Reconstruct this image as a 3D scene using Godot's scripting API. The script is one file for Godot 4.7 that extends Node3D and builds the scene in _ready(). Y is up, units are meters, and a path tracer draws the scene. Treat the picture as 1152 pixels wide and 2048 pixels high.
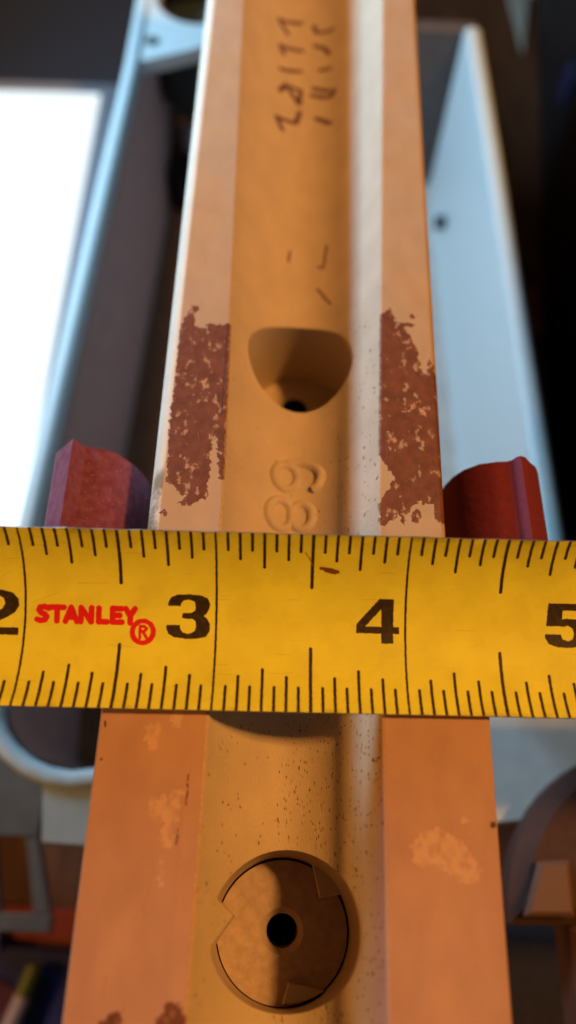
extends Node3D
# All measures below are millimetres; the scene is built at real size (S turns them into metres).
# Axes: x across the painted casting, y up, -z along the casting away from the viewer; y = 0 is the top of its rails.
const S := 0.001
const DEEP := 12.0            # depth of the casting's groove
const HOLE := Vector3(-0.57, 8.93, -49.1)      # x, radius, z of the deep far bore
const RECESS := Vector3(-0.3, 9.42, 37.7)     # x, radius, z of the shallow near bore
const RECESS_FLOOR := -22.5
const TABLE := -150.0
var taken := {}
var rng := RandomNumberGenerator.new()

# ------------------------------------------------------------------ mesh helpers
class Shape:
	var v := PackedVector3Array()
	var n := PackedVector3Array()
	var uv := PackedVector2Array()
	func tri(a: Vector3, b: Vector3, c: Vector3, na := Vector3.ZERO, nb := Vector3.ZERO, nc := Vector3.ZERO, ua := Vector2.ZERO, ub := Vector2.ZERO, uc := Vector2.ZERO) -> void:
		var g := (b - a).cross(c - a)
		if g.length_squared() < 1e-14:
			return
		if na == Vector3.ZERO:
			na = -g.normalized(); nb = na; nc = na
		if g.dot(na + nb + nc) > 0.0:
			v.append_array([a, c, b]); n.append_array([na, nc, nb]); uv.append_array([ua, uc, ub])
		else:
			v.append_array([a, b, c]); n.append_array([na, nb, nc]); uv.append_array([ua, ub, uc])
	func quad(a: Vector3, b: Vector3, c: Vector3, d: Vector3, nn := Vector3.ZERO) -> void:
		if nn == Vector3.ZERO:
			nn = -(b - a).cross(c - a).normalized()
		tri(a, b, c, nn, nn, nn); tri(a, c, d, nn, nn, nn)
	func mesh() -> ArrayMesh:
		var p := PackedVector3Array()
		p.resize(v.size())
		for i in v.size():
			p[i] = v[i] * 0.001
		var a := []
		a.resize(Mesh.ARRAY_MAX)
		a[Mesh.ARRAY_VERTEX] = p; a[Mesh.ARRAY_NORMAL] = n; a[Mesh.ARRAY_TEX_UV] = uv
		var m := ArrayMesh.new()
		m.add_surface_from_arrays(Mesh.PRIMITIVE_TRIANGLES, a)
		return m

func numbered(called: String) -> String:
	if not taken.has(called):
		taken[called] = 0
		return called
	taken[called] += 1
	return "%s_%03d" % [called, taken[called]]

func part(called: String, s: Shape, m: Material, parent: Node) -> MeshInstance3D:
	var o := MeshInstance3D.new()
	o.name = called
	o.mesh = s.mesh()
	o.material_override = m
	parent.add_child(o, true)
	return o

func tag(o: Node, label: String, category: String, group := "") -> Node:
	o.set_meta("label", label)
	o.set_meta("category", category)
	if group:
		o.set_meta("group", group)
	return o

func thing(called: String, label: String, category: String, at := Vector3.ZERO, group := "") -> Node3D:
	var o := Node3D.new()
	o.name = numbered(called)
	o.position = at * S
	add_child(o)
	tag(o, label, category, group)
	return o

func lin(r: float, g: float, b: float) -> Color:
	return Color(r, g, b).linear_to_srgb()

func mat(c: Color, rough := 0.6, metal := 0.0, spec := 0.5) -> StandardMaterial3D:
	var m := StandardMaterial3D.new()
	m.albedo_color = c
	m.roughness = rough
	m.metallic = metal
	m.metallic_specular = spec
	return m

func mottled(a: Color, b: Color, freq: float, rough: float, bump := 0.0, scale := Vector3.ONE * 12.0, sd := 5) -> StandardMaterial3D:
	# an uneven surface: a noise texture between two tones laid on the object's own three axes
	var m := mat(Color.WHITE, rough)
	var nz := FastNoiseLite.new()
	nz.seed = sd; nz.frequency = freq; nz.fractal_octaves = 5
	var t := NoiseTexture2D.new()
	t.width = 512; t.height = 512; t.seamless = true; t.noise = nz
	var g := Gradient.new()
	g.set_color(0, a); g.set_color(1, b)
	t.color_ramp = g
	m.albedo_texture = t
	m.uv1_triplanar = true
	m.uv1_scale = scale
	if bump > 0.0:
		var t2 := NoiseTexture2D.new()
		t2.width = 512; t2.height = 512; t2.seamless = true; t2.noise = nz
		t2.as_normal_map = true; t2.bump_strength = bump * 8.0
		m.normal_enabled = true
		m.normal_texture = t2
	return m

func box(s: Shape, lo: Vector3, hi: Vector3, bev := 0.6) -> void:
	# box with chamfered edges
	var b := minf(bev, (hi - lo)[(hi - lo).min_axis_index()] * 0.45)
	prism(s, PackedVector2Array([Vector2(lo.x, lo.z), Vector2(hi.x, lo.z), Vector2(hi.x, hi.z), Vector2(lo.x, hi.z)]), lo.y, hi.y, b)

func prism(s: Shape, poly: PackedVector2Array, y0: float, y1: float, bev := 0.0) -> void:
	# upright prism over a plan polygon (x, z), its top and bottom edges chamfered
	var ins := poly
	if bev > 0.0:
		var shrunk := Geometry2D.offset_polygon(poly, -bev, Geometry2D.JOIN_MITER)
		if shrunk.size() and shrunk[0].size() == poly.size():
			ins = aligned(poly, shrunk[0])
		else:
			bev = 0.0
	var cnt := poly.size()
	for i in cnt:
		var j := (i + 1) % cnt
		var a := poly[i]; var c := poly[j]
		var e := (c - a).normalized()
		var nn := Vector3(e.y, 0, -e.x)
		if Geometry2D.is_polygon_clockwise(poly):
			nn = -nn
		s.quad(Vector3(a.x, y0 + bev, a.y), Vector3(c.x, y0 + bev, c.y), Vector3(c.x, y1 - bev, c.y), Vector3(a.x, y1 - bev, a.y), out_of(nn, poly, a, c))
		if bev > 0.0:
			var nu := (out_of(nn, poly, a, c) + Vector3.UP).normalized()
			s.quad(Vector3(a.x, y1 - bev, a.y), Vector3(c.x, y1 - bev, c.y), Vector3(ins[j].x, y1, ins[j].y), Vector3(ins[i].x, y1, ins[i].y), nu)
			nu.y = -nu.y
			s.quad(Vector3(a.x, y0 + bev, a.y), Vector3(c.x, y0 + bev, c.y), Vector3(ins[j].x, y0, ins[j].y), Vector3(ins[i].x, y0, ins[i].y), nu)
	cap(s, ins, y1, Vector3.UP)
	cap(s, ins, y0, Vector3.DOWN)

func aligned(poly: PackedVector2Array, other: PackedVector2Array) -> PackedVector2Array:
	var out := PackedVector2Array()
	for p in poly:
		var best := other[0]
		for q in other:
			if q.distance_squared_to(p) < best.distance_squared_to(p):
				best = q
		out.append(best)
	return out

func out_of(nn: Vector3, poly: PackedVector2Array, a: Vector2, c: Vector2) -> Vector3:
	var p := (a + c) / 2.0 + Vector2(nn.x, nn.z) * 0.02
	return -nn if Geometry2D.is_point_in_polygon(p, poly) else nn

func cap(s: Shape, poly: PackedVector2Array, y: float, up: Vector3) -> void:
	var t := Geometry2D.triangulate_polygon(poly)
	for k in range(0, t.size(), 3):
		var a := poly[t[k]]; var b := poly[t[k + 1]]; var c := poly[t[k + 2]]
		s.tri(Vector3(a.x, y, a.y), Vector3(b.x, y, b.y), Vector3(c.x, y, c.y), up, up, up)

func cyl(s: Shape, a: Vector3, b: Vector3, ra: float, rb: float, n := 24, caps := true) -> void:
	var d := (b - a).normalized()
	var u := d.cross(Vector3.RIGHT if absf(d.x) < 0.8 else Vector3.UP).normalized()
	var w := d.cross(u)
	for i in n:
		var t0 := TAU * i / n; var t1 := TAU * (i + 1) / n
		var n0 := u * cos(t0) + w * sin(t0); var n1 := u * cos(t1) + w * sin(t1)
		s.tri(a + n0 * ra, a + n1 * ra, b + n1 * rb, n0, n1, n1)
		s.tri(a + n0 * ra, b + n1 * rb, b + n0 * rb, n0, n1, n0)
		if caps:
			s.tri(a, a + n0 * ra, a + n1 * ra, -d, -d, -d)
			s.tri(b, b + n0 * rb, b + n1 * rb, d, d, d)

func lathe(s: Shape, at: Vector3, prof: PackedVector2Array, n := 32) -> void:
	# profile of (radius, height) turned round the upright axis at «at»
	for k in prof.size() - 1:
		var p := prof[k]; var q := prof[k + 1]
		var e := (q - p).normalized()
		for i in n:
			var t0 := TAU * i / n; var t1 := TAU * (i + 1) / n
			var d0 := Vector3(cos(t0), 0, sin(t0)); var d1 := Vector3(cos(t1), 0, sin(t1))
			var n0 := (d0 * -e.y + Vector3.UP * e.x).normalized(); var n1 := (d1 * -e.y + Vector3.UP * e.x).normalized()
			if p.y < q.y and n0.dot(d0) < 0.0 or p.x > q.x and n0.y < 0.0:
				n0 = -n0; n1 = -n1
			var A := at + d0 * p.x + Vector3.UP * p.y; var B := at + d1 * p.x + Vector3.UP * p.y
			var C := at + d1 * q.x + Vector3.UP * q.y; var D := at + d0 * q.x + Vector3.UP * q.y
			s.tri(A, B, C, n0, n1, n1); s.tri(A, C, D, n0, n1, n0)

func sweep_z(s: Shape, prof: PackedVector2Array, z0: float, z1: float, smooth := 0.8, shift := Vector2.ZERO, grow := 1.0) -> void:
	# a closed profile (x, y) drawn along z, with both ends closed; corners flatter than «smooth» are shaded round
	var n := prof.size()
	var cen := Vector2.ZERO
	for p in prof: cen += p / n
	var nm := []
	for i in n:
		var e := (prof[(i + 1) % n] - prof[i]).normalized()
		var v := Vector2(e.y, -e.x)
		if Geometry2D.is_point_in_polygon((prof[i] + prof[(i + 1) % n]) / 2.0 + v * 0.01, prof): v = -v
		nm.append(v)
	var steps := 8
	for k in steps:
		var f0 := float(k) / steps; var f1 := float(k + 1) / steps
		for i in n:
			var j := (i + 1) % n
			var na: Vector2 = nm[i]; var nb: Vector2 = nm[i]
			if nm[i].dot(nm[(i + n - 1) % n]) > smooth: na = (nm[i] + nm[(i + n - 1) % n]).normalized()
			if nm[i].dot(nm[j]) > smooth: nb = (nm[i] + nm[j]).normalized()
			var q := func(p: Vector2, f: float) -> Vector3:
				var w: Vector2 = cen + (p - cen) * lerpf(1.0, grow, f) + shift * f
				return Vector3(w.x, w.y, lerpf(z0, z1, f))
			var A := Vector3(na.x, na.y, 0); var B := Vector3(nb.x, nb.y, 0)
			s.tri(q.call(prof[i], f0), q.call(prof[j], f0), q.call(prof[j], f1), A, B, B)
			s.tri(q.call(prof[i], f0), q.call(prof[j], f1), q.call(prof[i], f1), A, B, A)
	var t := Geometry2D.triangulate_polygon(prof)
	for e in [0.0, 1.0]:
		for k in range(0, t.size(), 3):
			var w := []
			for m in 3:
				var p: Vector2 = cen + (prof[t[k + m]] - cen) * lerpf(1.0, grow, e) + shift * e
				w.append(Vector3(p.x, p.y, lerpf(z0, z1, e)))
			var d := Vector3(0, 0, signf(z0 - z1) * (1.0 if e == 0.0 else -1.0))
			s.tri(w[0], w[1], w[2], d, d, d)

func strip(s: Shape, path: PackedVector2Array, y0: float, y1: float, inward: bool, closed := false) -> void:
	# an upright wall face that follows a plan line, shaded round
	var n := path.size()
	var nm := []
	for i in n:
		var e := (path[mini(i + 1, n - 1)] - path[maxi(i - 1, 0)]).normalized()
		nm.append(Vector3(e.y, 0, -e.x) * (-1.0 if inward else 1.0))
	for i in n - 1:
		var a := path[i]; var b := path[i + 1]
		s.tri(Vector3(a.x, y0, a.y), Vector3(b.x, y0, b.y), Vector3(b.x, y1, b.y), nm[i], nm[i + 1], nm[i + 1])
		s.tri(Vector3(a.x, y0, a.y), Vector3(b.x, y1, b.y), Vector3(a.x, y1, a.y), nm[i], nm[i + 1], nm[i])

func tube(s: Shape, path: PackedVector3Array, r: float, n := 10) -> void:
	for i in path.size() - 1:
		var rings := []
		for k in 2:
			var j := i + k
			var d := (path[mini(j + 1, path.size() - 1)] - path[maxi(j - 1, 0)]).normalized()
			var u := d.cross(Vector3.UP).normalized()
			if u == Vector3.ZERO: u = Vector3.RIGHT
			rings.append([path[j], u, u.cross(d)])
		for q in n:
			var t0 := TAU * q / n; var t1 := TAU * (q + 1) / n
			var A0: Vector3 = rings[0][1] * cos(t0) + rings[0][2] * sin(t0); var A1: Vector3 = rings[0][1] * cos(t1) + rings[0][2] * sin(t1)
			var B0: Vector3 = rings[1][1] * cos(t0) + rings[1][2] * sin(t0); var B1: Vector3 = rings[1][1] * cos(t1) + rings[1][2] * sin(t1)
			s.tri(rings[0][0] + A0 * r, rings[0][0] + A1 * r, rings[1][0] + B1 * r, A0, A1, B1)
			s.tri(rings[0][0] + A0 * r, rings[1][0] + B1 * r, rings[1][0] + B0 * r, A0, B1, B0)

# ------------------------------------------------------------------ the casting
func half(z: float) -> float:          # half the width of the groove
	return 11.05 + 2.85 * clampf((-14.0 - z) / 117.0, 0.0, 1.4)

func groove(x: float, z: float) -> float:
	var t := minf(absf(x) / half(z), 1.0)
	return -DEEP + DEEP * (0.55 * t * t + 0.45 * (1.0 - sqrt(1.0 - t * t)))

func groove_n(x: float, z: float) -> Vector3:
	var c := half(z)
	var t := clampf(x / c, -0.97, 0.97)
	return Vector3(-DEEP / c * (1.1 * t + 0.45 * t / sqrt(1.0 - t * t)), 1.0, 0.0).normalized()

func plan_uv(p: Vector3) -> Vector2:
	return Vector2((p.x + 26.0) / 52.0, (p.z + 150.0) / 210.0)

func gv(x: float, z: float) -> Vector3:
	return Vector3(x, groove(x, z), z)

func groove_tri(s: Shape, a: Vector3, b: Vector3, c: Vector3) -> void:
	s.tri(a, b, c, groove_n(a.x, a.z), groove_n(b.x, b.z), groove_n(c.x, c.z), plan_uv(a), plan_uv(b), plan_uv(c))

const ACROSS := 48
func across(i: int) -> float:      # closer steps towards the steep edges
	return sin((-1.0 + 2.0 * i / ACROSS) * PI / 2.0)

func groove_strip(s: Shape, z0: float, z1: float) -> void:
	var steps := maxi(1, roundi((z1 - z0) / 2.0))
	for k in steps:
		var a := lerpf(z0, z1, float(k) / steps); var b := lerpf(z0, z1, float(k + 1) / steps)
		for i in ACROSS:
			var t0 := across(i); var t1 := across(i + 1)
			var p := gv(t0 * half(a), a); var q := gv(t1 * half(a), a); var r := gv(t1 * half(b), b); var w := gv(t0 * half(b), b)
			groove_tri(s, p, q, r); groove_tri(s, p, r, w)

func groove_round(s: Shape, z0: float, z1: float, hole: Vector3) -> PackedVector2Array:
	# the stretch of groove round a bore: rays from the bore's rim to the stretch's border; gives the rim
	var border := PackedVector2Array()
	var steps := maxi(1, roundi((z1 - z0) / (0.45 if hole == RECESS else 2.0)))
	for i in ACROSS: border.append(Vector2(across(i) * half(z0), z0))
	for k in steps:
		var z := lerpf(z0, z1, float(k) / steps); border.append(Vector2(half(z), z))
	for i in ACROSS: border.append(Vector2(-across(i) * half(z1), z1))
	for k in steps:
		var z := lerpf(z1, z0, float(k) / steps); border.append(Vector2(-half(z), z))
	var rim := PackedVector2Array()
	var c := Vector2(hole.x, hole.z)
	for p in border:
		var d := (p - c).normalized()
		var r := hole.y
		if hole == RECESS:      # a pointed stop stands out of the rim at the left
			var e0 := c + Vector2.from_angle(deg_to_rad(201.0)) * r; var tip := c + Vector2.from_angle(deg_to_rad(193.5)) * 6.9; var e1 := c + Vector2.from_angle(deg_to_rad(168.0)) * r
			for edge in [[e0, tip], [tip, e1]]:
				var x = Geometry2D.segment_intersects_segment(c, c + d * r, edge[0], edge[1])
				if x != null: r = c.distance_to(x)
		rim.append(c + d * r)
	var cuts := [0.0, 0.08, 0.25, 0.5, 0.75, 1.0]
	for i in border.size():
		var j := (i + 1) % border.size()
		for k in cuts.size() - 1:
			var a := rim[i].lerp(border[i], cuts[k]); var b := rim[j].lerp(border[j], cuts[k])
			var d := rim[j].lerp(border[j], cuts[k + 1]); var e := rim[i].lerp(border[i], cuts[k + 1])
			groove_tri(s, gv(a.x, a.y), gv(b.x, b.y), gv(d.x, d.y)); groove_tri(s, gv(a.x, a.y), gv(d.x, d.y), gv(e.x, e.y))
	return rim

func bore_wall(s: Shape, rim: PackedVector2Array, c: Vector2, floor_y: float, lean := Vector2.ZERO) -> void:
	var lip := 0.22
	for i in rim.size():
		var j := (i + 1) % rim.size()
		var a := rim[i]; var b := rim[j]
		var na := Vector3(c.x - a.x, 0, c.y - a.y).normalized(); var nb := Vector3(c.x - b.x, 0, c.y - b.y).normalized()
		var ya := groove(a.x, a.y); var yb := groove(b.x, b.y)
		var cuts := [0.0, 0.03, 1.0]
		for k in 2:
			var l0: Vector3 = Vector3(lean.x, 0, lean.y) * cuts[k]; var l1: Vector3 = Vector3(lean.x, 0, lean.y) * cuts[k + 1]
			var p := Vector3(a.x, lerpf(ya, floor_y, cuts[k]), a.y) + l0; var q := Vector3(b.x, lerpf(yb, floor_y, cuts[k]), b.y) + l0
			var r := Vector3(b.x, lerpf(yb, floor_y, cuts[k + 1]), b.y) + l1; var w := Vector3(a.x, lerpf(ya, floor_y, cuts[k + 1]), a.y) + l1
			var ta := (na + groove_n(a.x, a.y) * (0.9 if k == 0 else 0.0)).normalized(); var tb := (nb + groove_n(b.x, b.y) * (0.9 if k == 0 else 0.0)).normalized()
			s.tri(p, q, r, ta, tb, nb, plan_uv(p), plan_uv(q), plan_uv(r)); s.tri(p, r, w, ta, nb, na, plan_uv(p), plan_uv(r), plan_uv(w))

func ring(s: Shape, c: Vector2, y: float, r0: float, r1: float, n := 64) -> void:
	for i in n:
		var t0 := TAU * i / n; var t1 := TAU * (i + 1) / n
		var d0 := Vector3(cos(t0), 0, sin(t0)); var d1 := Vector3(cos(t1), 0, sin(t1))
		var o := Vector3(c.x, y, c.y)
		var pts := [o + d0 * r0, o + d1 * r0, o + d1 * r1, o + d0 * r1]
		var us := []
		for p in pts: us.append(Vector2(0.5 + (p.x - c.x) / 20.0, 0.5 + (p.z - c.y) / 20.0))
		s.tri(pts[0], pts[1], pts[2], Vector3.UP, Vector3.UP, Vector3.UP, us[0], us[1], us[2])
		s.tri(pts[0], pts[2], pts[3], Vector3.UP, Vector3.UP, Vector3.UP, us[0], us[2], us[3])

func rail(s: Shape, side: float, z0: float, z1: float, near: bool) -> void:
	# one rail: flat top from the groove's edge out, rounded outer edge, outer side with a little draft, and its underside
	var wide := 24.75 if near else 20.0
	var rx := 0.3 if near else (2.3 if side < 0 else 0.9)
	var ry := 0.8 if near else (4.0 if side < 0 else 2.0)
	var steps := maxi(1, roundi((z1 - z0) / 6.0))
	for k in steps:
		var rows := []
		for e in 2:
			var z := lerpf(z0, z1, float(k + e) / steps)
			var c := half(z)
			var row := []       # [point, normal]
			var bev := 0.35
			row.append([Vector3(side * c, 0 - 0.0, z), Vector3(-side * 0.75, 0.66, 0)])
			row.append([Vector3(side * (c + bev), 0.14, z), Vector3(-side * 0.2, 0.98, 0)])
			for q in 6:
				var x := lerpf(c + bev + 0.25, wide - 0.05, q / 5.0)
				row.append([Vector3(side * x, 0.15, z), Vector3.UP])
			for q in 8:
				var t := (q + 1) / 8.0 * 1.42
				row.append([Vector3(side * (wide + rx * sin(t)), 0.15 - ry * (1.0 - cos(t)), z), Vector3(side * sin(t) * ry, cos(t) * rx, 0).normalized()])
			row.append([Vector3(side * (wide + rx + 0.6), -17.0, z), Vector3(side, 0.06, 0).normalized()])
			row.append([Vector3(side * 12.5, -17.0, z), Vector3.DOWN])
			row.append([Vector3(side * 12.5, -6.0, z), Vector3(-side, 0, 0)])
			rows.append(row)
		for i in rows[0].size() - 1:
			var A = rows[0][i]; var B = rows[0][i + 1]; var C = rows[1][i + 1]; var D = rows[1][i]
			var nb: Vector3 = B[1]; var nc: Vector3 = C[1]
			var na: Vector3 = A[1]; var nd: Vector3 = D[1]
			if i >= rows[0].size() - 3: na = nb; nd = nc
			s.tri(A[0], B[0], C[0], na, nb, nc, plan_uv(A[0]), plan_uv(B[0]), plan_uv(C[0]))
			s.tri(A[0], C[0], D[0], na, nc, nd, plan_uv(A[0]), plan_uv(C[0]), plan_uv(D[0]))
	# the ends of the rail
	for z in [z0, z1]:
		var d := Vector3(0, 0, -1.0 if z == z0 else 1.0)
		var c := half(z)
		for i in 12:
			var x0 := lerpf(0.0, c, i / 12.0); var x1 := lerpf(0.0, c, (i + 1) / 12.0)
			s.quad(Vector3(side * x0, groove(x0, z), z), Vector3(side * x1, groove(x1, z), z), Vector3(side * x1, -17, z), Vector3(side * x0, -17, z), d)
		s.quad(Vector3(side * c, 0, z), Vector3(side * wide, 0.1, z), Vector3(side * (wide + rx * 0.9), -ry * 0.8, z), Vector3(side * c, -17, z), d)
		s.quad(Vector3(side * (wide + rx * 0.9), -ry * 0.8, z), Vector3(side * (wide + rx), -ry, z), Vector3(side * (wide + rx + 0.6), -17, z), Vector3(side * c, -17, z), d)

func px_plan(a: Array) -> PackedVector2Array:
	var out := PackedVector2Array()
	for k in range(0, a.size(), 2): out.append(Vector2(a[k], a[k + 1]))
	return out

# ------------------------------------------------------------------ paint of the casting, drawn in plan (x, z)
const TW := 832
const TH := 2000
const STAINS := {
	"brown_a": [-18.8, -52.4, -17.5, -52.2, -17.3, -51.5, -18.1, -51.1, -17.6, -48.1, -16.2, -47.9, -16.0, -48.6, -13.7, -48.8, -13.5, -48.1, -13.0, -49.0, -11.6, -49.2, -11.3, -44.7, -11.2, -38.2, -11.0, -29.0, -11.0, -25.4, -10.9, -21.0, -12.1, -21.0, -12.4, -23.7, -12.9, -28.4, -13.3, -27.5, -13.6, -25.8, -13.4, -20.8, -13.7, -20.2, -13.5, -17.9, -14.9, -17.2, -16.0, -16.6, -18.1, -16.6, -17.1, -17.1, -16.5, -18.2, -17.6, -18.3, -18.5, -19.6, -19.6, -20.0, -19.9, -23.8, -20.1, -28.6, -20.1, -34.7, -20.1, -42.2, -19.9, -48.5, -19.1, -50.7],
	"brown_b": [-20.4, -15.2, -19.8, -15.7, -18.9, -15.3, -19.5, -14.8],
	"brown_c": [13.5, -52.9, 14.2, -52.3, 14.5, -50.6, 15.8, -50.5, 17.2, -50.5, 17.5, -49.6, 15.9, -49.3, 16.7, -47.8, 17.2, -46.6, 17.9, -44.8, 18.1, -41.9, 18.3, -40.6, 19.3, -40.3, 19.3, -41.9, 19.7, -43.7, 20.9, -39.5, 21.2, -30.2, 21.2, -24.1, 21.2, -18.2, 21.2, -14.5, 19.5, -15.4, 18.9, -17.8, 17.6, -17.9, 17.1, -18.4, 15.8, -17.3, 15.0, -16.2, 14.8, -14.6, 14.4, -15.2, 14.0, -16.3, 13.4, -15.2, 11.4, -14.3, 11.1, -17.9, 12.6, -19.9, 12.9, -21.1, 13.7, -22.1, 12.7, -23.2, 11.3, -25.8, 11.2, -32.0, 11.4, -40.8, 11.6, -50.5, 12.4, -52.2],
	"brown_d": [15.8, -16.4, 16.7, -17.0, 17.4, -16.9, 17.0, -15.3, 16.0, -14.8],
	"brown_e": [16.8, -51.6, 17.3, -52.0, 17.9, -51.6, 17.6, -51.1, 17.0, -51.0],
	"brown_f": [-21.2, 47.6, -20.9, 46.7, -20.0, 46.2, -19.7, 45.9, -18.4, 45.7, -18.4, 46.4, -18.6, 48.5],
	"brown_g": [-15.1, 48.4, -14.6, 46.7, -14.1, 46.0, -13.7, 45.0, -13.2, 44.7, -12.2, 44.6, -11.9, 45.7, -11.2, 45.9, -11.3, 48.3],
	"cream_a": [15.3, -33.4, 16.3, -34.8, 17.6, -35.4, 16.9, -34.4, 15.9, -33.5],
	"cream_b": [17.4, -34.3, 18.6, -34.4, 18.7, -32.9, 17.4, -32.9, 17.8, -33.6],
	"cream_c": [13.1, -28.5, 13.4, -29.2, 13.9, -28.9, 13.8, -27.9],
	"cream_d": [-16.2, -37.6, -15.2, -38.4, -14.9, -37.4, -15.4, -36.4],
	"pale_a": [-18.9, 14.5, -17.3, 14.0, -17.3, 16.0, -17.0, 17.3, -18.2, 17.8, -19.1, 16.4],
	"pale_b": [-16.5, 12.0, -13.9, 12.0, -14.7, 14.7, -15.7, 14.7],
	"pale_c": [-17.4, 22.9, -16.1, 23.2, -14.0, 22.3, -13.5, 21.4, -14.3, 26.3, -14.4, 29.1, -15.9, 28.9, -15.8, 26.3, -17.5, 25.1],
	"pale_d": [-18.6, 27.1, -18.4, 26.8, -18.0, 27.1, -18.3, 27.4],
	"pale_e": [-15.6, 30.2, -15.1, 31.0, -15.2, 31.9, -15.3, 33.7, -15.8, 32.4],
	"pale_f": [14.3, 27.4, 16.5, 25.5, 18.5, 26.1, 20.6, 27.2, 21.7, 29.1, 22.6, 30.4, 21.5, 31.9, 18.9, 31.1, 17.5, 29.8, 14.5, 29.9],
	"pale_g": [20.5, 24.1, 22.0, 24.7, 21.4, 25.0, 20.4, 24.7],
	"dark_a": [-24.45, 14.3, -24.15, 14.2, -24.05, 14.9, -24.3, 14.9],
	"dark_b": [-24.35, 18.8, -24.1, 18.8, -24.0, 19.1, -24.3, 19.1],
	"dark_c": [24.1, 24.8, 24.7, 24.8, 24.7, 25.4, 24.1, 25.5],
	"dark_d": [-12.5, -48.3, -12.3, -48.3, -12.2, -31.5, -12.4, -31.5],
	"dark_e": [-13.3, 20.5, -13.1, 20.4, -13.0, 24.0, -13.2, 24.0],
	"dark_f": [-14.0, 26.9, -13.8, 26.8, -13.8, 28.5, -14.0, 28.5],
}
const INK := [
	[-5.5, -105.9, -6.8, -108.7, -5.3, -109.1, -2.8, -109.5, -2.1, -113.1], [-6.5, -116.7, -5.2, -119.7, -2.3, -115.3, -2.0, -119.5, -4.4, -119.8],
	[-6.7, -123.5, -2.0, -125.6], [-5.9, -128.7, -6.7, -130.9, -1.8, -132.3], [-5.2, -135.8, -7.3, -138.9, -2.3, -141.4],
	[1.2, -111.6, 4.3, -109.1], [0.1, -118.5, 4.3, -117.0, 5.0, -118.9], [0.4, -120.8, 4.2, -118.9], [1.6, -126.2, 4.2, -126.0], [0.5, -134.4, 2.8, -133.0, 3.8, -130.6],
	[0.4, -141.0, 0.8, -138.7, 2.8, -138.3, 4.7, -138.6], [-3.1, -75.2, -3.3, -72.5], [3.8, -76.7, 3.2, -71.4, 2.1, -71.9], [2.2, -66.7, 4.6, -62.4],
]

func noise(freq: float, octaves: int, sd: int) -> FastNoiseLite:
	var n := FastNoiseLite.new()
	n.seed = sd; n.frequency = freq; n.fractal_octaves = octaves
	return n

func mix_px(im: Image, x: int, y: int, c: Color, k: float) -> void:
	im.set_pixel(x, y, im.get_pixel(x, y).lerp(c, k))

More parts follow.
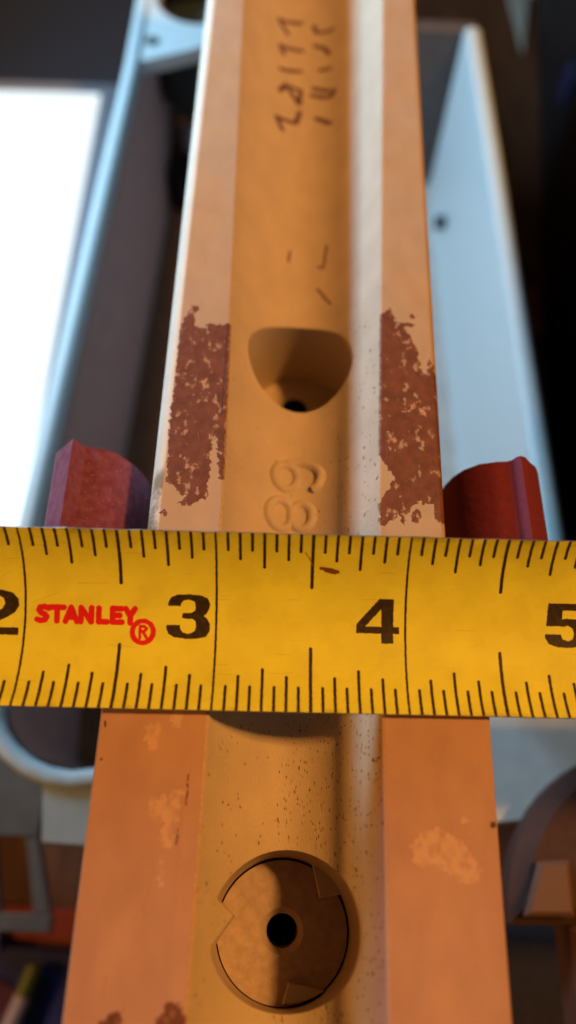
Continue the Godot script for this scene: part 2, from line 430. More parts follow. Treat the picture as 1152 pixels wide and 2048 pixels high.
func paint_textures() -> Array:
	var im := Image.create(TW, TH, false, Image.FORMAT_RGB8)
	var hi := Image.create(TW, TH, false, Image.FORMAT_RGB8)      # relief
	var broad := noise(0.012, 4, 11).get_image(TW, TH)
	var fine := noise(0.16, 3, 12).get_image(TW, TH)
	var drift := noise(0.004, 3, 13).get_image(TW, TH)
	var groove_c := Color(0.50, 0.40, 0.30)
	var rail_far := Color(0.42, 0.325, 0.235)
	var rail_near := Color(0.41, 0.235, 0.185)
	var side_c := Color(0.62, 0.58, 0.50)
	for y in TH:
		var z := (y + 0.5) / TH * 210.0 - 150.0
		var c := half(z)
		var near := z > 0.0
		var rail_c := rail_near if near else rail_far
		for x in TW:
			var mx := (x + 0.5) / TW * 52.0 - 26.0
			var b := broad.get_pixel(x, y).r - 0.5
			var f := fine.get_pixel(x, y).r - 0.5
			var d := drift.get_pixel(x, y).r - 0.5
			var k := 1.0 + 0.16 * b + 0.1 * f
			var col := groove_c
			if near: col = col.lerp(Color(0.50, 0.395, 0.27), clampf(z / 15.0, 0.0, 1.0))
			# rail colour blends over the groove's right lip, wider towards the near end
			var lip_tint := clampf((z - 10.0) / 38.0, 0.0, 1.1) * 2.3
			if mx > 0.0 and lip_tint > 0.02: col = col.lerp(rail_near, clampf((mx - (c - lip_tint)) / (0.9 * lip_tint) + 0.3 * f, 0.0, 1.0))
			if absf(mx) > c:
				col = rail_c
				k = 1.0 + 0.13 * b + 0.05 * f
				if near:
					col = col.lerp(Color(0.46, 0.27, 0.20), clampf((d + 0.1) * 2.0, 0.0, 1.0))
					if mx < 0.0 and mx > -13.4 + 0.4 * b: col = col.lerp(Color(0.46, 0.27, 0.19), 0.55)      # the thinner paint along the inner edge
				else:
					col = col.lerp(Color(0.43, 0.31, 0.20), clampf(d * 3.0 + 0.2, 0.0, 1.0))
				if not near and mx < -20.0:
					var pad_shade := clampf((z + 24.0) / 8.0 + 2.0 * b, 0.0, 1.0) * clampf(0.6 + 0.8 * f + 2.5 * b, 0.0, 1.0)  # clamp pad's shade painted into the left edge, broken up by noise
					col = col.lerp(side_c.lerp(Color(0.22, 0.17, 0.12), pad_shade), clampf((-20.0 - mx) / 0.25, 0.0, 1.0))
				if near and mx < -24.9:
					col = col.lerp(side_c, 0.35)
			im.set_pixel(x, y, Color(col.r * k, col.g * k, col.b * k).linear_to_srgb())
			var h := 0.55 + (0.16 if absf(mx) < c else 0.07) * f + 0.06 * b
			hi.set_pixel(x, y, Color(h, h, h))
	# pits in the groove's paint, drawn out a little along it
	rng.seed = 77
	for i in 1900:
		var z := -60.0 + 115.0 * rng.randf()
		if i % 3 == 0: z = 10.0 + 40.0 * rng.randf()
		var c := half(z)
		var x := (rng.randf() * 2.0 - 1.0) * c
		if x < -2.0 and rng.randf() < 0.7 or z < -10.0 and x < 5.0 and rng.randf() < 0.75: continue
		var rx := rng.randf_range(0.03, 0.075); var rz := rx * rng.randf_range(1.0, 2.6)
		var px := int((x + 26.0) / 52.0 * TW); var py := int((z + 150.0) / 210.0 * TH)
		var wx := int(rx * 16.0 + 0.15); var wz := int(rz * 10.0 + 0.4)
		var dark := rng.randf_range(0.15, 0.6)
		for b in range(-wz, wz + 1):
			for a in range(-wx, wx + 1):
				if pow(float(a) / (wx + 0.3), 2) + pow(float(b) / (wz + 0.3), 2) <= 1.0 and px + a >= 0 and px + a < TW and py + b >= 0 and py + b < TH:
					mix_px(im, px + a, py + b, Color(0.16, 0.08, 0.03), dark)
					hi.set_pixel(px + a, py + b, Color(0.25, 0.25, 0.25))
	# what is left of an older brown coat, pale rubbed patches, chips and cracks
	var n1 := noise(0.75, 3, 21); var n2 := noise(0.55, 4, 22); var n3 := noise(2.4, 2, 23); var n4 := noise(0.35, 3, 24)
	for key in STAINS:
		var poly := px_plan(STAINS[key])
		var r := Rect2(poly[0], Vector2.ZERO)
		for p in poly: r = r.expand(p)
		r = r.grow(0.8)
		var kind: String = key.split("_")[0]
		var amp: float = {"brown": 0.5, "cream": 0.6, "pale": 0.7, "dark": 0.1}[kind]
		for y in range(maxi(0, int((r.position.y + 150.0) / 210.0 * TH)), mini(TH, int((r.end.y + 150.0) / 210.0 * TH) + 1)):
			for x in range(maxi(0, int((r.position.x + 26.0) / 52.0 * TW)), mini(TW, int((r.end.x + 26.0) / 52.0 * TW) + 1)):
				var p := Vector2((x + 0.5) / TW * 52.0 - 26.0, (y + 0.5) / TH * 210.0 - 150.0)
				if p.y < 0.0 and absf(p.x) < half(p.y): continue
				var q := p + Vector2(n1.get_noise_2d(p.x, p.y), n1.get_noise_2d(p.x + 50.0, p.y)) * amp
				if not Geometry2D.is_point_in_polygon(q, poly): continue
				var v := n2.get_noise_2d(p.x * 1.3, p.y * 0.9); var w := n3.get_noise_2d(p.x, p.y); var u := n4.get_noise_2d(p.x, p.y)
				if kind == "brown":
					var lower := clampf((p.y + 30.0) / 14.0, 0.0, 1.0) if p.x < 0.0 and p.y < 0.0 else 0.0
					var patch := clampf((n4.get_noise_2d(p.x * 0.8 + 300.0, p.y * 0.55) + 0.05) * 3.2, 0.0, 1.0)
					var bare := clampf((v + 0.2 * w - 0.76 + 0.46 * patch + 0.12 * lower) * 5.0 + 0.3, 0.0, 0.75) if p.y < 0.0 else 0.0
					var thin := clampf((v + 0.15 * w - 0.5 + 0.42 * patch) * 2.0, 0.0, 0.4)
					var tone := 1.0 + 0.3 * u + 0.06 * w
					var q2 := p + Vector2(n1.get_noise_2d(p.y, p.x), n1.get_noise_2d(p.x + 90.0, p.y + 20.0)) * 0.8
					var edge := 0.0 if Geometry2D.is_point_in_polygon(q2, poly) else 0.35
					mix_px(im, x, y, lin(0.15 * tone, 0.056 * tone, 0.036 * tone), clampf(1.0 - thin - edge * (0.6 + w), 0.25, 1.0) * (1.0 - bare))
					var h := 0.68 + 0.05 * w + 0.1 * v
					hi.set_pixel(x, y, Color(h, h, h))
				elif kind == "cream":
					mix_px(im, x, y, lin(0.52, 0.34, 0.22), clampf(0.75 + w, 0.0, 1.0))
				elif kind == "pale":
					mix_px(im, x, y, lin(0.60, 0.38, 0.27), clampf(0.55 + 0.9 * v, 0.0, 0.7))
				else:
					if w > -0.25 or p.x < -20.0 or p.x > 20.0:
						mix_px(im, x, y, lin(0.05, 0.022, 0.015), 0.85)
						hi.set_pixel(x, y, Color(0.2, 0.2, 0.2))
	# fine scratches, rubbed specks and dust along the rails, and the chipped lip of the groove
	rng.seed = 31
	for i in 260:
		var side := -1.0 if i % 2 else 1.0
		var z := rng.randf_range(-140.0, 58.0)
		var x := side * rng.randf_range(half(z) + 0.5, 24.3 if z > 0.0 else 19.8)
		var long := rng.randf_range(0.2, 2.6) if i % 5 == 0 else 0.12
		var lean := rng.randf_range(-0.25, 0.25)
		var tint := lin(0.6, 0.42, 0.3) if i % 3 else lin(0.12, 0.05, 0.03)
		var deep := rng.randf_range(0.12, 0.5)
		for e in int(long * 10.0) + 1:
			var px := int((x + lean * e * 0.1 + 26.0) / 52.0 * TW); var py := int((z + e * 0.1 + 150.0) / 210.0 * TH)
			if px > 0 and px < TW - 1 and py > 0 and py < TH:
				mix_px(im, px, py, tint, deep)
				if long > 0.3: hi.set_pixel(px, py, Color(0.42, 0.42, 0.42))
	for y in TH:
		var z := (y + 0.5) / TH * 210.0 - 150.0
		for side in [-1.0, 1.0]:
			var wide := 0.22 + 0.3 * n2.get_noise_2d(z * 2.0, side * 40.0)
			for e in 6:
				if e / 16.0 < wide:
					var px := int((side * (half(z) + e / 16.0 + 0.02) + 26.0) / 52.0 * TW)
					mix_px(im, px, y, lin(0.55, 0.42, 0.30), 0.55 if side < 0.0 else 0.3)
	# pencilled figures, worn faint
	for st in INK:
		var line := px_plan(st)
		for k in line.size() - 1:
			var a := line[k]; var b := line[k + 1]
			var bold := 0.8 if a.y < -100.0 else 0.27
			var len_ := a.distance_to(b)
			for e in int(len_ / 0.05) + 1:
				var c := a.lerp(b, e * 0.05 / maxf(len_, 0.05))
				c += Vector2(n2.get_noise_2d(c.x, c.y), n2.get_noise_2d(c.y, c.x)) * 0.15
				for dy in range(-4, 5):
					for dx in range(-7, 8):
						if Vector2(dx / 16.0, dy / 10.0).length() < bold:
							var px := int((c.x + 26.0) / 52.0 * TW) + dx; var py := int((c.y + 150.0) / 210.0 * TH) + dy
							if py >= 0:
								mix_px(im, px, py, lin(0.085, 0.028, 0.05), 0.085)
	hi.bump_map_to_normal_map(2.2)
	return [ImageTexture.create_from_image(im), ImageTexture.create_from_image(hi)]

# ------------------------------------------------------------------ the printed tape, drawn along its inches
const TAPE_W := 2000
const TAPE_H := 400

func tape_fill(im: Image, poly: PackedVector2Array, c: Color, nz: FastNoiseLite, hole := PackedVector2Array()) -> void:
	# polygon in (inches, share of the width); the edge wavers a little as print does
	var r := Rect2(poly[0], Vector2.ZERO)
	for p in poly: r = r.expand(p)
	for y in range(maxi(0, int(r.position.y * TAPE_H) - 2), mini(TAPE_H, int(r.end.y * TAPE_H) + 3)):
		for x in range(maxi(0, int((r.position.x - 1.0) * 400.0) - 2), mini(TAPE_W, int((r.end.x - 1.0) * 400.0) + 3)):
			var hit := 0.0
			for s in 4:
				var p := Vector2((x + 0.25 + 0.5 * (s % 2)) / 400.0 + 1.0, (y + 0.25 + 0.5 * (s / 2)) / TAPE_H)
				p += Vector2(nz.get_noise_2d(x, y), nz.get_noise_2d(y, x)) * 0.0022
				if Geometry2D.is_point_in_polygon(p, poly) and not (hole.size() and Geometry2D.is_point_in_polygon(p, hole)):
					hit += 0.25
			if hit > 0.0:
				mix_px(im, x, y, c, hit * (0.97 + 0.1 * nz.get_noise_2d(x * 0.7, y * 0.7)))

func tape_line(im: Image, pts: Array, r: float, c: Color, nz: FastNoiseLite, flat := false) -> void:
	for k in pts.size() - 1:
		var a: Vector2 = pts[k]; var b: Vector2 = pts[k + 1]
		for y in range(maxi(0, int((minf(a.y, b.y) - r) * 400.0) - 2), mini(TAPE_H, int((maxf(a.y, b.y) + r) * 400.0) + 3)):
			for x in range(maxi(0, int((minf(a.x, b.x) - r - 1.0) * 400.0) - 2), mini(TAPE_W, int((maxf(a.x, b.x) + r - 1.0) * 400.0) + 3)):
				var p := Vector2((x + 0.5) / 400.0 + 1.0, (y + 0.5) / 400.0)
				var q := Geometry2D.get_closest_point_to_segment(p, a, b)
				var d := p.distance_to(q) - r + nz.get_noise_2d(x, y) * 0.0015
				if d < 0.00125:
					var k2 := clampf(0.5 - d / 0.0025, 0.0, 1.0)
					mix_px(im, x, y, c, k2)

func digit(kind: String, left: float, top: float, w: float, h: float) -> PackedVector2Array:
	var raw := {
		"2": [0.0, 0.34, 0.04, 0.2, 0.13, 0.08, 0.32, 0.01, 0.6, 0.0, 0.85, 0.06, 0.98, 0.2, 0.99, 0.36, 0.9, 0.5, 0.68, 0.63, 0.45, 0.74, 0.36, 0.84, 1.0, 0.84, 1.0, 1.0, 0.0, 1.0, 0.0, 0.86, 0.14, 0.71, 0.42, 0.55, 0.62, 0.42, 0.68, 0.3, 0.64, 0.18, 0.5, 0.12, 0.38, 0.17, 0.33, 0.34],
		"3": [0.02, 0.27, 0.03, 0.19, 0.09, 0.08, 0.23, 0.02, 0.5, 0.0, 0.77, 0.02, 0.93, 0.08, 0.99, 0.21, 0.97, 0.34, 0.91, 0.43, 0.85, 0.48, 0.95, 0.57, 1.0, 0.68, 0.99, 0.83, 0.91, 0.94, 0.73, 0.99, 0.46, 1.0, 0.19, 0.97, 0.05, 0.9, 0.0, 0.79, 0.0, 0.7, 0.3, 0.7, 0.32, 0.79, 0.38, 0.86, 0.48, 0.89, 0.58, 0.87, 0.66, 0.81, 0.68, 0.7, 0.66, 0.61, 0.6, 0.555, 0.36, 0.545, 0.36, 0.43, 0.58, 0.42, 0.65, 0.37, 0.66, 0.27, 0.64, 0.17, 0.56, 0.13, 0.48, 0.12, 0.38, 0.15, 0.32, 0.21, 0.31, 0.27],
		"4": [0.53, 0.0, 0.86, 0.0, 0.86, 0.63, 1.0, 0.63, 1.0, 0.78, 0.86, 0.78, 0.86, 1.0, 0.58, 1.0, 0.58, 0.78, 0.0, 0.78, 0.0, 0.585],
		"4hole": [0.58, 0.225, 0.207, 0.63, 0.58, 0.63],
		"5": [0.07, 0.0, 0.97, 0.0, 0.97, 0.16, 0.41, 0.16, 0.4, 0.365, 0.51, 0.345, 0.73, 0.355, 0.92, 0.445, 1.0, 0.63, 0.97, 0.81, 0.86, 0.94, 0.62, 1.0, 0.3, 0.99, 0.08, 0.92, 0.0, 0.79, 0.0, 0.705, 0.37, 0.705, 0.41, 0.81, 0.54, 0.855, 0.65, 0.81, 0.69, 0.68, 0.65, 0.56, 0.54, 0.5, 0.42, 0.53, 0.36, 0.52, 0.03, 0.52],
	}
	var out := PackedVector2Array()
	for p in px_plan(raw[kind]): out.append(Vector2(left + p.x * w, top + p.y * h))
	return out

func tape_texture() -> ImageTexture:
	var im := Image.create(TAPE_W, TAPE_H, false, Image.FORMAT_RGB8)
	var a := noise(0.006, 4, 31).get_image(TAPE_W, TAPE_H); var b := noise(0.25, 2, 32).get_image(TAPE_W, TAPE_H)
	for y in TAPE_H:
		for x in TAPE_W:
			var k := 1.0 + 0.16 * (a.get_pixel(x, y).r - 0.5) + 0.05 * (b.get_pixel(x, y).r - 0.5)
			im.set_pixel(x, y, lin(0.70 * k, 0.715 * k, 0.075 * k))
	var nz := noise(0.09, 3, 33)
	var black := lin(0.022, 0.012, 0.01); var red := lin(0.62, 0.006, 0.02)
	for s in range(0, 81):
		var i := 1.0 + s / 16.0
		var up := 0.125; var low := 0.855; var r := 0.0075
		if s % 16 == 0:
			tape_line(im, [Vector2(i, -0.02), Vector2(i, 1.02)], 0.0056, black, nz)
			continue
		elif s % 8 == 0: up = 0.335; low = 0.645; r = 0.0085
		elif s % 4 == 0: up = 0.225; low = 0.76
		elif s % 2 == 0: up = 0.178; low = 0.80
		tape_line(im, [Vector2(i, -0.02), Vector2(i, up - r)], r, black, nz)
		tape_line(im, [Vector2(i, low + r), Vector2(i, 1.02)], r, black, nz)
	for d in ["2", "3", "4", "5"]:
		var at := float(d) - (0.26 if d != "5" else 0.255)
		var hole := digit("4hole", at, 0.38, 0.228, 0.236) if d == "4" else PackedVector2Array()
		tape_fill(im, digit(d, at, 0.38, 0.228, 0.236), black, nz, hole)
	# the red maker's word, heavy wide letters that run into each other, and the ringed R below its end
	var letters := [
		[130, 112, 107, 103, 80, 107, 73, 122, 85, 138, 108, 148, 120, 163, 110, 180, 85, 185, 63, 178], [138, 105, 222, 105], [181, 105, 181, 185], [232, 186, 264, 104, 300, 186], [246, 162, 288, 162],
		[324, 186, 324, 104, 386, 186, 386, 104], [430, 104, 430, 184, 480, 184], [568, 105, 512, 105, 512, 184, 570, 184], [512, 145, 556, 145], [590, 104, 618, 146, 646, 104], [619, 146, 619, 186],
	]
	for l in letters:
		var pts := []
		for p in px_plan(l): pts.append(Vector2(2.055 + (p.x - 55.0) / 600.0 * 0.525, 0.455 + (p.y - 92.0) / 103.0 * 0.092))
		tape_line(im, pts, 0.0150, red, nz)
	var c := Vector2(2.617, 0.585)
	var disc := PackedVector2Array(); var inner := PackedVector2Array()
	for k in 40:
		var d := Vector2(cos(TAU * k / 40.0), sin(TAU * k / 40.0))
		disc.append(c + d * 0.069); inner.append(c + d * Vector2(0.041, 0.045))
	tape_fill(im, disc, red, nz, inner)
	for l in [[-17, 38, -17, -33, 8, -33, 22, -20, 8, -2, -17, -2], [0, 0, 26, 38]]:
		var pts := []
		for p in px_plan(l): pts.append(c + p * 0.00088)
		tape_line(im, pts, 0.0075, red, nz)
	# a smear of rust and a hair-thin scratch
	for st in [[3.545, 0.215, 3.60, 0.222, 3.635, 0.235], [3.57, 0.228, 3.62, 0.24]]:
		var pts := []
		for p in px_plan(st): pts.append(p)
		tape_line(im, pts, 0.009, lin(0.16, 0.05, 0.015), noise(0.2, 3, 35))
	tape_line(im, [Vector2(3.46, 0.12), Vector2(3.485, 0.16), Vector2(3.5, 0.2)], 0.0028, lin(0.3, 0.13, 0.02), nz)
	rng.seed = 5
	for k in 130:
		var x := rng.randi_range(0, TAPE_W - 1); var y := rng.randi_range(0, TAPE_H - 1)
		mix_px(im, x, y, lin(0.95, 0.85, 0.5) if k % 2 else lin(0.3, 0.16, 0.02), rng.randf_range(0.2, 0.6))
	for k in 240:      # hairline scuffs, mostly along the blade
		var x := rng.randf_range(0.0, TAPE_W - 1.0); var y := rng.randf_range(0.0, TAPE_H - 1.0)
		var run := rng.randf_range(4.0, 70.0); var lean := rng.randf_range(-0.08, 0.08) if k % 4 else rng.randf_range(-0.8, 0.8)
		var tint := lin(0.62, 0.52, 0.18) if k % 3 else lin(0.22, 0.13, 0.02)
		var deep := rng.randf_range(0.06, 0.3)
		for e in int(run):
			var px := int(x + e); var py := int(y + lean * e)
			if px < TAPE_W and py >= 0 and py < TAPE_H: mix_px(im, px, py, tint, deep)
	var grime := noise(0.011, 4, 37).get_image(TAPE_W, TAPE_H)
	for y in TAPE_H:
		for x in TAPE_W:
			var g := grime.get_pixel(x, y).r
			var rim := maxf(clampf((14.0 - y) / 14.0, 0.0, 1.0), clampf((y - 388.0) / 12.0, 0.0, 1.0))
			var k := clampf((g - 0.5) * 0.2, 0.0, 0.04) + rim * clampf(g - 0.45, 0.0, 0.3)
			if k > 0.01: mix_px(im, x, y, lin(0.20, 0.12, 0.02), k)
	return ImageTexture.create_from_image(im)

const TAPE_SCALE := 1.006
func tape_point(i: float, v: float, lift := 0.0) -> Vector3:
	# a cupped steel blade: an arc 25 mm long, drawn across the casting; lifted along the arc's normal
	var ang := lerpf(-2.76901, -1.14487, v)
	var r := 15.5126 - lift
	var z := 6.3883 + r * cos(ang); var y := 16.5365 + r * sin(ang)
	var u := (i - 3.5) * 25.019
	var p := Vector3(1.669 + u * 0.99976 + z * 0.014, y - u * 0.017, z * 0.9999 - u * 0.014)
	# the nicks that wear leaves in the far edge
	if v < 0.02: p.y += 0.14 * sin(i * 9.0) * sin(i * 23.0)
	var cam := Vector3(-1.8388, 104.3, 32.1107)
	return cam + (p - cam) * TAPE_SCALE

func tape_normal(i: float, v: float) -> Vector3:
	var e := 0.01
	return (tape_point(i, v + e) - tape_point(i, v - e)).cross(tape_point(i + e, v) - tape_point(i - e, v)).normalized()

func tape_strip(s: Shape, i0: float, i1: float, lift: float, up := 1.0) -> void:
	var n := maxi(2, int((i1 - i0) * 16.0)); var m := 40
	for k in n:
		for q in m:
			var a := lerpf(i0, i1, float(k) / n); var b := lerpf(i0, i1, float(k + 1) / n)
			var v0 := float(q) / m; var v1 := float(q + 1) / m
			var n0 := tape_normal(a, clampf(v0, 0.03, 0.97)) * up; var n1 := tape_normal(a, clampf(v1, 0.03, 0.97)) * up
			var A := tape_point(a, v0, lift); var B := tape_point(b, v0, lift); var C := tape_point(b, v1, lift); var D := tape_point(a, v1, lift)
			s.tri(A, B, C, n0, n0, n1, Vector2((a - 1.0) / 5.0, v0), Vector2((b - 1.0) / 5.0, v0), Vector2((b - 1.0) / 5.0, v1))
			s.tri(A, C, D, n0, n1, n1, Vector2((a - 1.0) / 5.0, v0), Vector2((b - 1.0) / 5.0, v1), Vector2((a - 1.0) / 5.0, v1))

# ------------------------------------------------------------------ the scene
func _ready() -> void:
	rng.seed = 1
	# camera: a phone held close above the casting, looking steeply down along it
	var cam := Camera3D.new()
	cam.name = "camera"
	cam.transform = Transform3D(Basis(Vector3(0.9994589, 0.0137863, -0.0298635), Vector3(-0.0328921, 0.4189103, -0.9074317), Vector3(0.0, 0.9079230, 0.4191370)), Vector3(-1.8388, 104.3, 32.1107) * S)
	var lens := CameraAttributesPhysical.new()
	lens.frustum_focal_length = 18.75
	lens.frustum_focus_distance = 0.112
	lens.frustum_near = 0.004
	lens.frustum_far = 6.0
	lens.exposure_aperture = 6.1
	cam.attributes = lens
	add_child(cam)
	cam.current = true
	# the dim room round the bench
	var we := WorldEnvironment.new()
	we.name = "room_air"
	var env := Environment.new()
	env.background_mode = Environment.BG_COLOR
	env.background_color = lin(0.010, 0.009, 0.010)
	env.tonemap_mode = Environment.TONE_MAPPER_LINEAR
	env.tonemap_exposure = 1.0
	env.sdfgi_enabled = true
	env.ssao_enabled = true
	env.ssil_enabled = true
	we.environment = env
	add_child(we)
	desk_lamp(Vector3(312, 505, -46), 34.0, 0.555, "lit warm globe lamp on a tall brass stand right of the black case")
	desk_lamp(Vector3(-420, 190, 70), 30.0, 0.09, "dimmer warm globe lamp on a short brass stand left of the strip lamp's post")
	strip_lamp()
	tablet()
	bench()
	housing()
	casting()
	tape_measure()
	pads()
	surroundings()

func desk_lamp(at: Vector3, r: float, power: float, label: String) -> void:
	var warm := Color(1.0, 0.69, 0.335)
	var o := thing("desk_lamp", label, "lamp", Vector3(at.x, TABLE, at.z))
	var h := at.y - TABLE
	var brass := mat(lin(0.5, 0.34, 0.12), 0.35, 0.9)
	var s := Shape.new(); lathe(s, Vector3.ZERO, PackedVector2Array([Vector2(0, 14), Vector2(20, 13), Vector2(78, 8), Vector2(82, 4), Vector2(82, 0), Vector2(0, 0)]), 40); part("base", s, brass, o)
	s = Shape.new(); cyl(s, Vector3(0, 10, 0), Vector3(0, h - 42, 0), 7, 7, 20); part("pole", s, brass, o)
	s = Shape.new(); cyl(s, Vector3(0, h - 46, 0), Vector3(0, h - 28, 0), 16, 19, 24); part("socket", s, brass, o)
	var bulb := MeshInstance3D.new()
	bulb.name = "bulb"
	var sm := SphereMesh.new(); sm.radius = r * S; sm.height = 2.0 * r * S
	bulb.mesh = sm
	var gm := mat(Color.WHITE, 0.4)
	gm.emission_enabled = true; gm.emission = warm; gm.emission_energy_multiplier = power * 6.0
	bulb.material_override = gm
	bulb.position = Vector3(0, h, 0) * S
	o.add_child(bulb)
	var l := OmniLight3D.new()
	l.name = "bulb_glow"
	l.light_color = warm
	l.light_energy = power
	l.light_size = (r - 3.0) * S
	l.omni_range = 4.0
	l.omni_attenuation = 2.0
	l.shadow_enabled = true
	l.position = Vector3(0, h, 0) * S
	o.add_child(l)

func glowing(c: Color, e: float) -> StandardMaterial3D:
	var m := mat(Color(0.02, 0.02, 0.02), 0.2)
	m.emission_enabled = true; m.emission = c; m.emission_energy_multiplier = e
	return m

func area(called: String, w: float, h: float, c: Color, e: float, tr: Transform3D, parent: Node) -> void:
	var l := AreaLight3D.new()
	l.name = called
	l.area_size = Vector2(w, h) * S
	l.light_color = c
	l.light_energy = e
	l.area_normalize_energy = true
	l.shadow_enabled = true
	l.transform = tr
	parent.add_child(l)

func strip_lamp() -> void:
	# a cool white bar lamp held out over the tablet by a post and an arm, a little above the casting
	var o := thing("strip_lamp", "cool white bar lamp reaching over the glowing tablet on a black post", "lamp", Vector3(-182, TABLE, -185))
	var dark := mat(lin(0.02, 0.02, 0.022), 0.4)
	var s := Shape.new(); box(s, Vector3(-22, 186, -64), Vector3(-2, 224, 64), 3.0); part("case", s, dark, o)
	s = Shape.new(); box(s, Vector3(-1.8, 190, -60), Vector3(1.4, 219, 60), 1.2); part("diffuser", s, glowing(Color(0.72, 0.9, 1.0), 2.0), o)
	s = Shape.new(); box(s, Vector3(-142, 198, -7), Vector3(-22.2, 212, 7), 1.0); part("arm", s, dark, o)
	s = Shape.new(); box(s, Vector3(-154, 6, -9), Vector3(-136, 197.8, 9), 1.0); part("post", s, dark, o)
	s = Shape.new(); box(s, Vector3(-200, 2.6, -45), Vector3(-100, 5.8, 45), 0.8); part("foot", s, dark, o)
	area("bar_light", 120, 29, Color(0.72, 0.89, 1.0), 0.096, Transform3D(Basis(Vector3(0, 0, 1), Vector3(0, 1, 0), Vector3(-1, 0, 0)), Vector3(4, 204.5, 0) * S), o)

func tablet() -> void:
	var o := thing("tablet_computer", "tablet lying face up with its screen glowing blank white", "tablet", Vector3(-175, TABLE + 2.6, -156))
	var s := Shape.new(); box(s, Vector3(-96, 0, -134), Vector3(92, 6, 134), 1.6); part("case", s, mat(lin(0.26, 0.31, 0.38), 0.4), o)
	s = Shape.new(); s.quad(Vector3(-86, 6.3, -126), Vector3(84, 6.3, -126), Vector3(84, 6.3, 126), Vector3(-86, 6.3, 126), Vector3.UP); part("screen", s, glowing(Color(0.93, 0.98, 1.0), 1.25), o)
	area("screen_light", 170, 252, Color(0.8, 0.93, 1.0), 0.02, Transform3D(Basis(Vector3(1, 0, 0), Vector3(0, 0, 1), Vector3(0, -1, 0)), Vector3(-1, 8, 0) * S), o)

func bench() -> void:
	var wood := mottled(lin(0.085, 0.030, 0.014), lin(0.19, 0.075, 0.035), 0.012, 0.42, 0.1, Vector3(40, 6, 3))
	var s := Shape.new(); box(s, Vector3(-1100, TABLE - 36, -1300), Vector3(1100, TABLE, 500), 2.0)
	var b := part("bench_top", s, wood, self); b.set_meta("kind", "structure"); b.set_meta("label", "dark reddish brown wooden bench top"); b.set_meta("category", "bench top")
	# the room behind, far out of focus
	s = Shape.new(); box(s, Vector3(-2200, -900, -1500), Vector3(2200, 1700, -1440), 2.0)
	b = part("wall", s, mottled(lin(0.30, 0.27, 0.22), lin(0.36, 0.33, 0.27), 0.02, 0.9, 0.0, Vector3.ONE * 2.0), self); b.set_meta("kind", "structure"); b.set_meta("label", "plain beige wall behind the bench"); b.set_meta("category", "wall")
	# dark blue cloth under the tablet
	var cl := Shape.new()
	var nz := noise(0.012, 3, 41)
	var nx := 46; var nzz := 60
	var f := func(i: int, k: int) -> Vector3:
		var x := lerpf(-640.0, -84.0, float(i) / nx); var z := lerpf(-820.0, -18.0, float(k) / nzz)
		return Vector3(x, TABLE + 1.4 + 1.1 * nz.get_noise_2d(x, z), z)
	for i in nx:
		for k in nzz:
			cl.tri(f.call(i, k), f.call(i + 1, k), f.call(i + 1, k + 1)); cl.tri(f.call(i, k), f.call(i + 1, k + 1), f.call(i, k + 1))
	tag(part("blue_cloth", cl, mottled(lin(0.012, 0.022, 0.045), lin(0.03, 0.05, 0.085), 0.03, 0.95, 0.4, Vector3.ONE * 30.0), self), "dark navy cloth spread under the glowing tablet", "cloth")

